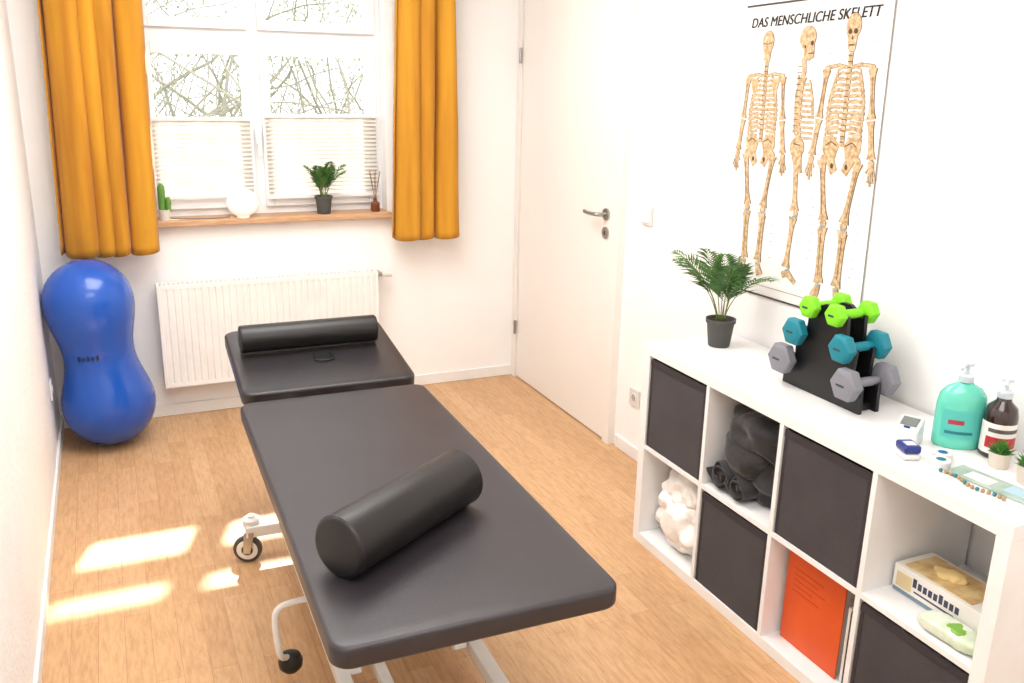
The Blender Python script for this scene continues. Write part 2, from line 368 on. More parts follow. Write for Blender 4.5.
for k in range(5): box('brochure_%d'%k,(-.345+.004*k,a+.012+k*.013,zlo+.001),(-.13,a+.022+k*.013,zlo+.235+.006*(k%3)),[CERAM,mat('brochure_red',(176,40,36),.5),CERAM,mat('brochure_dark',(60,52,50),.5),CERAM][k],g,bevel=.001)
a,b=ys[3]
g=G('glove_box',(-.235,a+.2,zup)); X0,X1,Y0,Y1=-.300,-.165,a+.050,b-.012
box('carton',(X0,Y0,zup+.001),(X1,Y1,zup+.078),mat('carton_white',(234,230,222),.6),g,bevel=.002)
box('label_band',(X0-.0008,Y0+.004,zup+.004),(X0+.002,Y1-.004,zup+.014),mat('label_teal',(110,134,150),.5),g)
box('label_green',(X0-.0012,Y1-.060,zup+.020),(X0+.002,Y1-.012,zup+.060),mat('label_sand2',(216,196,150),.5),g)
box('top_print',(X0+.012,Y0+.05,zup+.0775),(X1-.012,Y1-.02,zup+.0792),mat('label_sand',(226,200,146),.6,col2=(200,160,104),nscale=30),g)
boxes('lettering',[((X0-.0012,Y1-.075-i*.016,zup+.040),(X0+.002,Y1-.064-i*.016,zup+.058+(.006 if i in (0,5) else 0))) for i in range(9)]+[((X0-.0012,Y1-.19,zup+.026),(X0+.002,Y1-.07,zup+.030))],mat('print_brown',(60,62,84),.5),g)
blob('glove_tuft',((X0+X1)/2,Y0+.16,zup+.083),(.028,.045,.014),mat('latex',(236,206,140),.5),g,.3,30,3)
g=G('compress_bag',(-.33,a+.11,zup))
blob('bag',(-.345,a+.10,zup+.022),(.036,.085,.021),mat('bag_white',(226,230,216),.3,col2=(196,212,180),nscale=25),g,.12,22,9,3,zup+.001)
blob('leaf_print',(-.350,a+.085,zup+.0405),(.020,.026,.004),mat('print_green',(126,176,70),.5),g,.5,60,4)
# ---------------------------------------------------------------- palms
def palm(name,loc,pr,ph,n,length,seed,spread,lim):
    random.seed(seed); g=G(name,loc); x,y,z=loc
    lathe('pot',[(pr*.72,0),(pr*.76,.004),(pr*.96,ph*.86),(pr*1.04,ph*.86),(pr*1.06,ph),(pr*.96,ph),(pr*.92,ph*.88),(.0001,ph*.86)],loc,POT,g,36)
    lathe('soil',[(pr*.92,ph*.875),(.0001,ph*.9)],loc,SOIL,g,24)
    vs=[];fs=[];sv=[];sf=[]
    for k in range(n):
        az=2*pi*k/n*1.0+random.uniform(-.3,.3); L=length*random.uniform(.75,1.08); el=random.uniform(.3,1.0)*spread
        dirv=Vector((cos(az),sin(az),0)); 
        if dirv.dot(lim[0])>.2: L*=.68; el*=.4
        pts=[];p=Vector((x+.012*cos(az),y+.012*sin(az),z+ph*.87)); th=pi/2-el*.35
        m=14
        for i in range(m+1):
            pts.append(p.copy()); d=Vector((cos(az)*cos(th),sin(az)*cos(th),sin(th))); p=p+d*(L/m); th-=el*1.75/m
        v_,f_=tubegeo(pts,[.0022*(1-.7*i/m) for i in range(m+1)],5); o=len(sv); sv+=v_; sf+=[tuple(i+o for i in f) for f in f_]
        for i in range(5,m+1):
            for h in (0,.5):
                if i==m and h: continue
                pp=pts[i].lerp(pts[min(i+1,m)],h); d=(pts[i]-pts[i-1]).normalized(); side=d.cross(Vector((0,0,1))).normalized(); up=side.cross(d)
                u=(i+h)/m; ll=length*.30*sin(pi*min(1,(u-.2)/.8*.85+.15))**.7+.006
                for sgn in (-1,1):
                    dd=(side*sgn*.8+d*.75+up*random.uniform(-.1,.25)).normalized()
                    nn=dd.cross(up).normalized(); w=.0042
                    tip=pp+dd*ll-Vector((0,0,ll*.18)); mid=pp+dd*ll*.45+up*.003
                    o=len(vs); vs+=[pp,mid+nn*w,tip,mid-nn*w,mid+up*.0012]
                    fs+=[(o,o+1,o+4),(o+1,o+2,o+4),(o+2,o+3,o+4),(o+3,o,o+4)]
    q=[]
    for v in vs:
        e=v.dot(lim[0])-lim[1]; v=Vector(v)
        if e>0: v-=lim[0]*e*.98
        q.append(v)
    mk('stems',sv,sf,STEM,g=g,smooth=True); mk('leaflets',q,fs,LEAF,g=g)
palm('potted_palm',(-.165,-2.075,.77),.050,.10,11,.33,11,.74,(Vector((1,0,0)),-.02))
palm('potted_palm',(-1.10,-.01,.985),.043,.09,13,.20,5,.58,(Vector((0,1,0)),.045))
g=G('globe_lamp',(-1.50,-.02,.985))
lathe('glass_globe',[(.03,.0)]+[(.074*sin(a),.072-.069*cos(a)) for a in np.linspace(.42,pi-.001,20)],(-1.50,-.025,.985),GLOBE,g)
tube('cable',[(-1.56,-.02,.989),(-1.65,-.035,.988),(-1.74,-.02,.988),(-1.83,.02,.988)],.0025,mat('cable_grey',(120,116,112),.6),g,6,5)
g=G('potted_cactus',(-1.87,0,.985))
lathe('pot',[(.022,0),(.028,.045),(.030,.05),(.025,.05),(.0001,.046)],(-1.858,-.008,.985),CERAM,g)
lathe('column_tall',[(.015,.04)]+[(.017,.05+i*.02) for i in range(6)]+[(.012,.165),(.0001,.172)],(-1.865,0,.985),CACT,g,12,sx=1)
lathe('column_short',[(.011,.04),(.013,.08),(.009,.105),(.0001,.11)],(-1.838,-.012,.985),CACT,g,12)
g=G('reed_diffuser',(-.83,.0,.985))
lathe('bottle',[(.022,0),(.024,.005),(.024,.045),(.01,.055),(.01,.07),(.0001,.07)],(-.83,.0,.985),mat('amber_bottle',(110,54,24),.2,coat=.5),g)
for k in range(6): cyl('reed_%d'%k,(-.83,.0,1.04),(-.83+.03*cos(k*1.1),.03*sin(k*1.1),1.19),.0015,mat('reed',(150,110,70),.8),g,6)
# ---------------------------------------------------------------- peanut ball
A=Vector((-2.180,-.275,.202)); B=Vector((-2.219,-.275,.680)); ax=(B-A); L=ax.length; M=along(ax)
RA,RB,RW=.199,.187,.149; pr=[]
for i in range(81):
    s=-RA+(L+RA+RB)*i/80
    if s<0: r=sqrt(max(0,RA*RA-s*s))
    elif s>L: r=sqrt(max(0,RB*RB-(s-L)**2))
    else:
        R0=RA+(RB-RA)*s/L; u=abs(s-L*.5)/(L*.5); r=RW+(R0-RW)*(1-cos(pi*u))/2
    r+=.0012*sin(s*2*pi/.022)*(1 if r>.1 else 0)
    pr.append((max(r,.0001),s))
g=G('peanut_exercise_ball',(A.x,A.y,0))
lathe('body',pr,A,BLUE,g,64,M)
LB=mat('ball_print',(12,30,80),.5)
for k in range(5):
    aa=-2.15+k*.13; c=[]
    for da,dz in ((0,-.008),(.075,-.008),(.075,.010 if k%2 else .018),(0,.012)):
        rr=.1532; v=Vector((rr*cos(aa+da),rr*sin(aa+da),L*.53+dz)); c.append(A+M@v)
    mk('logo_letter_%d'%k,c,[(0,1,2,3)],LB,g=g)
# ---------------------------------------------------------------- treatment table
g=G('treatment_table',(-1.480,-2.465,0),radians(-.9),rel=True)
rslab('main_pad',0,.018,.612,1.392,.65,.050,.040,PAD,g,.010)
Mh=Matrix.Translation((.012,.808,.652))@Matrix.Rotation(radians(7.6),4,'X')@Matrix.Translation((-.012,-.808,-.652))
rslab('head_pad',.014,.795+.27,.598,.55,.650,.052,.040,PADH,g,.010,M=Mh)
sl=[]
for i in range(24):
    a=2*pi*i/24; sl.append(Mh@Vector((.03+.035*cos(a),1.02+.022*sin(a),.6515)))
mk('nose_slot',sl,[tuple(range(24))],BLACK,g=g)
tube('strap_loop',[Mh@Vector(p) for p in ((.0,1.06,.653),(-.004,1.0,.655),(.03,.985,.656),(.062,1.0,.655),(.058,1.06,.653))],.003,BLACK,g,8,5)
WF=mat('frame_powdercoat',(234,231,226),.3)
boxes('upper_frame',[((-.20,-.52,.560),(-.16,.60,.597)),((.16,-.52,.560),(.20,.60,.597)),((-.16,-.52,.561),(.16,-.48,.596)),((-.16,.56,.561),(.16,.60,.596)),((-.16,0,.561),(.16,.04,.596))],WF,g)
boxes('head_frame',[((-.15,.60,.56),(-.12,.97,.59)),((.12,.60,.56),(.15,.97,.59)),((-.15,.97,.56),(.15,1.0,.60))],WF,g)
boxes('base_frame',[((-.180,-.56,.10),(-.145,.84,.14)),((-.075,-.56,.10),(-.045,.84,.135)),((.195,-.56,.10),(.235,.84,.14)),((-.30,.84,.10),(.28,.88,.14)),((-.30,-.60,.10),(.28,-.56,.14))],WF,g,bevel=.003)
def bar(name,p,q,w):
    p=Vector(p);q=Vector(q);M=along(q-p);Ln=(q-p).length
    vs=[p+M@Vector(v) for v in bv((-w,-w,0),(w,w,Ln))]; return mk(name,vs,BF,WF,g=g,bevel=.003)
for k,sx in enumerate((-.13,.17)):
    bar('lift_arm_%d'%k,(sx,-.05,.12),(sx,.25,.57),.018)
    bar('lift_arm_rear_%d'%k,(sx,.30,.12),(sx,.56,.57),.018)
cyl('gas_spring',(.03,.5,.12),(.03,.02,.56),.022,METAL,g,rnd=.004)
bar('spring_mount',(-.16,.5,.12),(.20,.5,.12),.018)
for k,(cx_,cy_) in enumerate(((-.275,.88),(.275,.86),(-.285,-.58),(.275,-.58))):
    cyl('caster_stem_%d'%k,(cx_,cy_,.10),(cx_,cy_,.17),.016,WF,g,rnd=.004)
    lathe('caster_cap_%d'%k,[(.028,.128),(.031,.134),(.031,.156),(.02,.164),(.0001,.165)],(cx_,cy_,0),WF,g)
    d=Vector((.35,1,0)).normalized(); cc=Vector((cx_-.020,cy_-.015,.05)); pz=Vector((0,0,1)); sd_=Vector((d.y,-d.x,0))
    cyl('caster_tyre_%d'%k,cc-d*.013,cc+d*.013,.05,mat('tyre_grey',(62,62,62),.5),g,32,rnd=.008)
    cyl('caster_rim_%d'%k,cc-d*.0145,cc+d*.0145,.037,WF,g,28,rnd=.002)
    cyl('caster_hub_%d'%k,cc-d*.017,cc+d*.017,.020,mat('tyre_grey',(62,62,62),.5),g,24,rnd=.003)
    cyl('caster_bolt_%d'%k,cc-d*.024,cc+d*.024,.008,METAL,g)
    for s in (-1,1):
        o_=cc+d*s*.020; vs=[]
        for th_ in (Vector((0,0,0)),d*s*.003): vs+=[o_+th_-sd_*.012-pz*.010,o_+th_+sd_*.012-pz*.010,o_+th_+sd_*.030+pz*.070,o_+th_-sd_*.006+pz*.070]
        mk('caster_fork_%d_%d'%(k,s+1),vs,[(0,1,2,3),(4,7,6,5),(0,4,5,1),(1,5,6,2),(2,6,7,3),(3,7,4,0)],METAL,g=g)
tube('pedal_rod',[(-.16,.07,.30),(-.26,.07,.30),(-.305,.065,.29),(-.315,.06,.25),(-.308,.05,.16),(-.280,.10,.11)],.0085,WF,g,12,5)
lathe('pedal_knob',[(.0001,-.028),(.02,-.026),(.032,-.012),(.034,.006),(.028,.022),(.012,.028),(.0001,.028)],(-.275,.10,.095),BLACK,g,24)
box('pedal_mount',(-.180,.05,.13),(-.155,.09,.32),WF,g,bevel=.003)
# bolsters
g=G('bolster_cushion',(-1.54,-2.78,.72))
e0=Vector((-1.728,-2.895,.7205)); e1=Vector((-1.360,-2.655,.7205))
cyl('roll',e0,e1,.070,ROLL,g,56,rnd=.012)
d=(e1-e0).normalized()
for s,p in ((0,e0),(1,e1)):
    q=p+d*(.009 if s==0 else -.009); ps=[]
    u=d.cross(Vector((0,0,1)))
    for i in range(41): a=2*pi*i/40; ps.append(q+(u*cos(a)+Vector((0,0,1))*sin(a))*.0690)
    tube('piping_%d'%s,ps,.0014,PADD,g,6)
g=G('neck_bolster',(-1.465,-1.35,.74))
c=Vector((-1.463,-1.35,.746)); d=Vector((cos(radians(-.8)),sin(radians(-.8)),0))
cyl('roll',c-d*.25,c+d*.25,.050,ROLL,g,48,rnd=.008)
# ---------------------------------------------------------------- dumbbell rack
RX=-.175
g=G('dumbbell_rack',(RX,-2.63,.77))
Z0=.77
half_o=[(-2.790,0),(-2.787,.082),(-2.783,.084),(-2.7805,.072),(-2.7495,.072),(-2.747,.10),(-2.752,.178),(-2.746,.180),(-2.7435,.166),(-2.7125,.166),(-2.710,.19),(-2.706,.262),(-2.701,.264),(-2.6985,.252),(-2.6675,.252),(-2.665,.272),(-2.645,.282)]
o_pts=half_o+[(-5.26-y,z) for y,z in reversed(half_o)]
def plate(x,nm):
    o=o_pts; n=len(o); vs=[(x-.006,y,Z0+.001+z) for y,z in o]+[(x+.006,y,Z0+.001+z) for y,z in o]
    fs=[tuple(range(n)),tuple(range(2*n-1,n-1,-1))]+[(i,n+i,n+(i+1)%n,(i+1)%n) for i in range(n)]
    return mk(nm,vs,fs,BLACK,g=g)
plate(RX-.032,'side_plate_1'); plate(RX+.032,'side_plate_2')
boxes('cross_members',[((RX-.026,-2.645,Z0+.06),(RX+.026,-2.615,Z0+.26)),((RX-.026,-2.77,Z0+.002),(RX+.026,-2.49,Z0+.02))],BLACK,g)
def dumbbell(col,y,z,hr,hl,half,rough=.55):
    m=mat('neoprene_%d_%d_%d'%col,col,rough,bump=.2,bscale=300); X=RX; g=G('dumbbell',(X,y,z))
    for s in (-1,1):
        st=half-hl
        prof=[(hr*.6,0),(hr,hl*.22),(hr,hl*.78),(hr*.66,hl)]
        vs=[];fs=[]
        for r,q in prof:
            for i in range(6):
                a=pi/3*i; vs.append(Vector((X+s*(st+q),y+r*cos(a),z+r*sin(a))))
        for j in range(3):
            for i in range(6): k=(i+1)%6; fs.append((j*6+i,j*6+k,j*6+6+k,j*6+6+i))
        fs+= [tuple(range(6))[::-1],tuple(range(18,24))]
        if s<0: fs=[f[::-1] for f in fs]
        mk('hex_head',vs,fs,m,g=g,bevel=.005,segs=3)
        boxes('weight_mark',[((X+s*(half-.0005),y-hr*.3,z-.003),(X+s*(half+.0008),y+hr*.3,z+.003))],mat('mark_dark',(50,70,70),.6),g)
    prof=[(.011,-(half-hl)),(.0135,-.02),(.0140,0),(.0135,.02),(.011,half-hl)]
    lathe('grip',prof,(X,y,z),m,g,20,along((1,0,0)))
GRN=(130,222,30);TEAL=(12,128,146);GRY=(130,130,138)
for y in (-2.765,-2.495): dumbbell(GRY,y,Z0+.0875,.051,.050,.096)
for y in (-2.728,-2.532): dumbbell(TEAL,y,Z0+.1815,.045,.044,.088)
for y in (-2.683,-2.577): dumbbell(GRN,y,Z0+.2675,.036,.040,.080)
# ---------------------------------------------------------------- things on shelf top
def pump(g,x,y,z,m,ang=2.6):
    lathe('collar',[(.017,0),(.018,.002),(.018,.016),(.013,.020),(.0001,.020)],(x,y,z),m,g,28)
    cyl('pump_stem',(x,y,z+.018),(x,y,z+.042),.005,m,g)
    lathe('pump_head',[(.008,0),(.014,.003),(.015,.010),(.006,.016),(.0001,.0165)],(x,y,z+.040),m,g,24)
    tube('nozzle',[(x,y,z+.048),(x+.03*cos(ang),y+.03*sin(ang),z+.049),(x+.046*cos(ang),y+.046*sin(ang),z+.042)],.0045,m,g,8,4)
AQ=mat('aqua_bottle',(96,206,182),.25,coat=.4,spec=.6)
PUMPM=mat('pump_white',(204,216,224),.35)
x,y=-.135,-3.05
g=G('sanitizer_bottle',(x,y,.77))
Mr=Matrix.Rotation(radians(-38),3,'Z')
lathe('body',[(.052,0),(.059,.006),(.060,.02),(.060,.11),(.056,.140),(.042,.160),(.020,.172),(.017,.176),(.0001,.178)],(x,y,.77),AQ,g,48,M=Mr,sx=1,sy=.6)
pump(g,x,y,.946,PUMPM,pi+.4)
def wrap(name,x,y,z0,z1,r,a0,a1,m,g,sx=1,sy=1,M=Matrix.Identity(3),n=16):
    vs=[];fs=[]
    for i in range(n+1):
        a=a0+(a1-a0)*i/n
        for z in (z0,z1):
            v=M@Vector((r*cos(a)*sx,r*sin(a)*sy,0)); vs.append((x+v.x,y+v.y,z))
    for i in range(n): fs.append((2*i,2*i+2,2*i+3,2*i+1))
    return mk(name,vs,fs,m,g=g,smooth=True)
wrap('label',x,y,.80,.875,.0606,-pi+.7,-.6,mat('label_aqua',(84,190,178),.5),g,1,.6,Mr)
wrap('label_stripe',x,y,.838,.850,.0612,-pi+1.0,-1.5,mat('label_red',(170,50,70),.5),g,1,.6,Mr)
wrap('label_text',x,y,.812,.820,.0612,-pi+.9,-1.1,mat('label_txt_teal',(30,120,130),.5),g,1,.6,Mr)
x,y=-.095,-3.135
g=G('soap_bottle',(x,y,.77))
lathe('body',[(.034,0),(.039,.005),(.039,.110),(.034,.132),(.018,.148),(.016,.158),(.0001,.158)],(x,y,.77),mat('brown_glass',(40,18,14),.15,coat=.6),g,40)
wrap('label',x,y,.785,.865,.0395,-pi-.8,-.4,CERAM,g)
wrap('label_red',x,y,.800,.830,.0399,-pi-.1,-.9,mat('label_red2',(176,36,48),.5),g)
wrap('label_text',x,y,.842,.852,.0399,-pi,-1.0,mat('label_text_grey',(90,80,80),.5),g)
pump(g,x,y,.926,PUMPM,pi+.6)
def succulent(x,y,r,h,seed):
    random.seed(seed); g=G('potted_succulent',(x,y,.77))
    lathe('pot',[(r*.8,0),(r*.85,.003),(r,h),(r*.9,h),(r*.85,h-.006),(.0001,h-.006)],(x,y,.77),mat('wood_pot',(214,204,190),.6),g,28)
    vs=[];fs=[]
    for k in range(46):
        az=k*2.4; el=.25+1.25*(1-k/46); L=r*(1.5-.4*k/46)
        d=Vector((cos(az)*cos(el),sin(az)*cos(el),sin(el)));sd=Vector((-sin(az),cos(az),0));b0=Vector((x,y,.77+h-.005))+Vector((cos(az),sin(az),0))*r*.35*(k/46)
        o=len(vs); w=r*.16; up=sd.cross(d)
        vs+=[b0-sd*w*.5,b0+sd*w*.5,b0+d*L*.5+sd*w-up*.001,b0+d*L,b0+d*L*.5-sd*w-up*.001,b0+d*L*.5+up*w*.5]
        fs+=[(o,o+1,o+5),(o+1,o+2,o+5),(o+2,o+3,o+5),(o+3,o+4,o+5),(o+4,o,o+5)]
    mk('leaves',vs,fs,mat('succulent_green',(52,116,42),.45,col2=(90,150,60),nscale=40),g=g)
succulent(-.150,-3.190,.026,.040,1); succulent(-.165,-3.285,.032,.045,2)
LCD=mat('lcd_grey',(110,118,114),.2); NAVY=mat('device_navy',(24,44,120),.3)
DEVW=mat('device_white',(222,222,224),.35)
g=G('blood_pressure_monitor',(-.235,-2.985,.77)); Mz=Matrix.Translation((-.235,-2.985,.7705))@Matrix.Rotation(radians(25),4,'Z')
def tb(name,a,b,m,M,g,bev=.003):
    vs=[M@Vector(v) for v in bv(a,b)]; return mk(name,vs,BF,m,g=g,bevel=bev)
vs=[Mz@Vector(v) for v in [(-.030,-.032,0),(.030,-.032,0),(.030,.032,0),(-.030,.032,0),(-.025,-.030,.042),(.030,-.030,.064),(.030,.030,.064),(-.025,.030,.042)]]
mk('housing',vs,BF,DEVW,g=g,bevel=.006,segs=3)
Ms=Mz@Matrix.Translation((.003,0,.0542))@Matrix.Rotation(radians(-21.8),4,'Y')
tb('display',(-.016,-.021,-.001),(.018,.021,.002),LCD,Ms,g,.001)
tb('button',(-.026,-.008,-.001),(-.020,.008,.0025),NAVY,Ms,g,.001)
g=G('pulse_oximeter',(-.315,-3.06,.77)); Mz=Matrix.Translation((-.315,-3.06,.7705))@Matrix.Rotation(radians(-20),4,'Z')
tb('lower_clip',(-.022,-.028,0),(.022,.028,.016),DEVW,Mz,g,.006)
tb('upper_clip',(-.022,-.028,.0165),(.022,.028,.038),NAVY,Mz,g,.007)
tb('display',(-.013,-.018,.0375),(.013,.008,.0392),mat('lcd_white',(200,208,220),.2),Mz,g,.001)
for i,(x,y,c) in enumerate(((-.245,-3.105,(30,90,150)),(-.285,-3.135,(20,110,120)))):
    g=G('ointment_tin',(x,y,.77)); lathe('tin',[(.021,0),(.023,.002),(.023,.010),(.024,.011),(.024,.018),(.022,.020),(.0001,.0202)],(x,y,.77),DEVW,g,32)
    lathe('lid_print',[(.012,.0203),(.0001,.0206)],(x,y,.77),mat('lid_%d'%i,c,.4),g,24)
g=G('display_tray',(-.26,-3.29,.77)); Mz=Matrix.Translation((-.255,-3.275,.7705))@Matrix.Rotation(radians(6),4,'Z')
tb('slate',(-.035,-.115,0),(.035,.115,.006),mat('slate_green',(140,162,150),.3,col2=(176,194,184),nscale=20),Mz,g,.002)
tb('card',(-.02,-.09,.006),(.025,-.02,.0075),mat('card_blue',(170,200,214),.5),Mz,g,.0004)
tb('card_2',(-.025,.01,.006),(.015,.075,.0075),CERAM,Mz,g,.0004)
g=G('wooden_bead_bracelet',(-.315,-3.27,.77))
for i in range(15):
    y_=-3.16-.012*i; x_=-.312+.008*sin(i*.6)
    lathe('bead_%d'%i,[(.0001,-.005)]+[(.005*sin(a),-.005*cos(a)) for a in np.linspace(.4,2.7,6)]+[(.0001,.005)],(x_,y_,.7755),mat('bead_wood',(170,140,96),.4) if i%3 else mat('bead_teal',(40,120,130),.4),g,12)
# ---------------------------------------------------------------- poster
PY0,PY1,PZ0,PZ1=-1.875,-2.535,.945,1.925
pc=Vector((-.004,(PY0+PY1)/2,(PZ0+PZ1)/2)); g=G('anatomy_poster',pc,0,rel=True); g.e.rotation_euler=(radians(-1.2),0,0)
pw=abs(PY1-PY0);phh=PZ1-PZ0
PAPER=mat('poster_paper',(240,237,233),.45,col2=(238,235,231)); INK=mat('ink_black',(24,22,22),.6); BONE=mat('bone_print',(178,140,98),.6,col2=(222,196,156),nscale=80); BDARK=mat('bone_dark_print',(88,62,42),.6); GREYI=mat('ink_grey',(150,140,132),.6); CART=mat('cartilage_print',(130,170,190),.6)  # dark brown print colour for bone outlines and details
box('sheet',(-.0008,-pw/2,-phh/2),(.0008,pw/2,phh/2),PAPER,g)
box('hanging_bar_lower',(-.003,-pw/2,-phh/2-.003),(.003,pw/2,-phh/2+.003),mat('bar_grey',(70,66,64),.5),g); box('hanging_bar_upper',(-.003,-pw/2,phh/2-.003),(.003,pw/2,phh/2+.003),mat('bar_grey',(70,66,64),.5),g)
box('edge_strip',(-.0012,-pw/2-.0005,-phh/2),(.0009,-pw/2+.002,phh/2),mat('edge_grey',(150,148,146),.5),g)
for k in range(3):
    tc=bpy.data.curves.new('title','FONT'); tc.body='DAS MENSCHLICHE SKELETT'; tc.size=.0445; tc.align_x='CENTER'; tc.align_y='CENTER'; tc.extrude=.0002; tc.shear=.2; tc.space_character=1.02; tc.materials.append(INK)
    to=bpy.data.objects.new('title_%d'%k,tc); S.collection.objects.link(to); to.parent=g.e; to.location=(-.0016-.0001*k,.012-.0014*k,.432+.0008*(k%2)); to.rotation_euler=(radians(90),0,radians(-90))
class Flat:
    def __init__(s): s.v=[];s.f=[];s.d=0
    def ell(s,u,v,a,b,n=18,rot=0):
        o=len(s.v); s.d+=8e-6
        for i in range(n):
            t_=2*pi*i/n; x=a*cos(t_);y=b*sin(t_); s.v.append((u+x*cos(rot)-y*sin(rot),v+x*sin(rot)+y*cos(rot),s.d))
        s.f.append(tuple(range(o,o+n)))
    def poly(s,pts):
        o=len(s.v); s.d+=8e-6; s.v+=[(a,b,s.d) for a,b in pts]; s.f.append(tuple(range(o,o+len(pts))))
    def strip(s,pts,w):
        s.d+=8e-6
        ws=w if isinstance(w,(list,tuple)) else [w]*len(pts); o=len(s.v)
        for i,p in enumerate(pts):
            a=pts[max(i-1,0)];b=pts[min(i+1,len(pts)-1)]; dx,dy=b[0]-a[0],b[1]-a[1]; l=hypot(dx,dy) or 1; nx,ny=-dy/l,dx/l
            s.v+=[(p[0]+nx*ws[i],p[1]+ny*ws[i],s.d),(p[0]-nx*ws[i],p[1]-ny*ws[i],s.d)]
        for i in range(len(pts)-1): s.f.append((o+2*i,o+2*i+1,o+2*i+3,o+2*i+2))
    def bone(s,p,q,w):
        pts=[];ws=[]
        for i in range(9):
            t_=i/8; pts.append((p[0]+(q[0]-p[0])*t_,p[1]+(q[1]-p[1])*t_)); ws.append(w*(1+1.1*abs(2*t_-1)**4))
        s.strip(pts,ws)
    def out(s,name,m,g,base):
        mk(name,[(-.0010-base-d,-u,v) for u,v,d in s.v],s.f,m,g=g)
def skeleton(cu,top,h,side=False,back=False):
    for lay,(m,grow,base) in enumerate(((BDARK,.0014,.0001),(BONE,0,.0014))):
        F=Flat(); U=lambda a:cu+a*h; V=lambda b:top-b*h; e=grow
        F.ell(U(-.004 if side else 0),V(.046),(.044 if side else .034)*h+e,.042*h+e,24)
        F.poly([(U(-.022)-e,V(.07)),(U(.034 if side else .022)+e,V(.07)),(U(.036 if side else .017)+e,V(.118)),(U(.012),V(.128)-e),(U(-.012),V(.126)-e),(U(-.017)-e,V(.115))])
        if not side:
            F.strip([(U(0),V(.13)),(U(0),V(.44))],.010*h+e)
            for s_ in (-1,1):
                F.strip([(U(.0),V(.180)),(U(s_*.05),V(.170)),(U(s_*.100),V(.176))],.0050*h+e)
                if back: F.poly([(U(s_*.095),V(.18)),(U(s_*.040),V(.192)),(U(s_*.062),V(.275))])
                for r_ in range(12):
                    b=.182+.0185*r_; wd=.044+.044*sin(pi*min(1,(r_+1.5)/10.5)*.60)
                    F.strip([(U(0),V(b)),(U(s_*wd*.5),V(b-.007)),(U(s_*wd*.9),V(b+.004)),(U(s_*wd),V(b+.018)),(U(s_*wd*.85),V(b+.032)),(U(s_*wd*.30),V(b+.036 if r_<7 else b+.026))],.0040*h+e*.45)
                F.poly([(U(s_*.010),V(.435)),(U(s_*.05),V(.402)),(U(s_*.090),V(.412)),(U(s_*.090),V(.455)),(U(s_*.068),V(.490)),(U(s_*.038),V(.540)),(U(s_*.010),V(.520)),(U(s_*.026),V(.485))])
                F.ell(U(s_*.104),V(.186),.014*h+e,.015*h+e,12)
                F.bone((U(s_*.106),V(.185)),(U(s_*.122),V(.345)),.0088*h+e)
                F.bone((U(s_*.117),V(.352)),(U(s_*.135),V(.475)),.0056*h+e); F.bone((U(s_*.127),V(.352)),(U(s_*.148),V(.475)),.0050*h+e)
                F.ell(U(s_*.143),V(.490),.013*h+e,.013*h+e,12)
                for f_ in range(5): F.bone((U(s_*(.136+.004*f_)),V(.50)),(U(s_*(.124+.011*f_)),V(.565-.012*abs(f_-2)-(.02 if f_==0 else 0))),.0028*h+e*.4)
                F.ell(U(s_*.080),V(.488),.015*h+e,.015*h+e,12)
                F.bone((U(s_*.085),V(.490)),(U(s_*.050),V(.70)),.0108*h+e); F.ell(U(s_*.050),V(.712),.016*h+e,.013*h+e,12)
                F.bone((U(s_*.047),V(.725)),(U(s_*.042),V(.925)),.0100*h+e); F.bone((U(s_*.062),V(.735)),(U(s_*.056),V(.93)),.0046*h+e)
                F.strip([(U(s_*.042),V(.93)),(U(s_*.05),V(.955)),(U(s_*.064),V(.985))],[.011*h+e,.015*h+e,.020*h+e])
        else:
            F.strip([(U(-.016),V(.12)),(U(-.008),V(.17)),(U(-.036),V(.25)),(U(-.034),V(.32)),(U(-.006),V(.40)),(U(-.03),V(.47))],.011*h+e)
            for r_ in range(11):
                b=.182+.0200*r_; wd=.045+.060*sin(pi*min(1,(r_+1)/10)*.62)
                F.strip([(U(-.034),V(b)),(U(-.040),V(b+.014)),(U(-.01),V(b+.034)),(U(-.034+wd),V(b+.036))],.0042*h+e*.5)
            F.strip([(U(.026),V(.20)),(U(.050),V(.27)),(U(.058),V(.33))],.005*h+e)
            F.ell(U(-.01),V(.455),.040*h+e,.040*h+e,18,.4); F.ell(U(.0),V(.50),.016*h+e,.026*h+e,14)
            F.bone((U(-.012),V(.19)),(U(-.02),V(.345)),.0095*h+e); F.bone((U(-.018),V(.352)),(U(.006),V(.475)),.0070*h+e)
            for f_ in range(4): F.bone((U(.004+.004*f_),V(.485)),(U(.0+.009*f_),V(.55)),.0028*h+e*.5)
            F.bone((U(-.008),V(.49)),(U(.008),V(.70)),.0118*h+e); F.ell(U(.016),V(.712),.013*h+e,.014*h+e,12)
            F.bone((U(.006),V(.725)),(U(-.012),V(.93)),.0108*h+e); F.strip([(U(-.03),V(.965)),(U(0),V(.95)),(U(.05),V(.985))],[.012*h+e,.016*h+e,.008*h+e])
        F.out('skeleton_print_%d'%lay,m,g,base)
    F=Flat()
    if not side and not back:
        for s_ in (-1,1): F.ell(cu+s_*.013*h,top-.062*h,.0085*h,.009*h,12)
        F.poly([(cu-.004*h,top-.088*h),(cu,top-.074*h),(cu+.004*h,top-.088*h)]); F.strip([(cu-.012*h,top-.106*h),(cu+.012*h,top-.106*h)],.0022*h)
    if back: F.strip([(cu-.026*h,top-.05*h),(cu,top-.055*h),(cu+.026*h,top-.05*h)],.0012*h)
    if side: F.ell(cu+.024*h,top-.066*h,.008*h,.009*h,12); F.ell(cu-.012*h,top-.078*h,.005*h,.006*h,10); F.strip([(cu+.008*h,top-.103*h),(cu+.036*h,top-.103*h)],.0018*h)
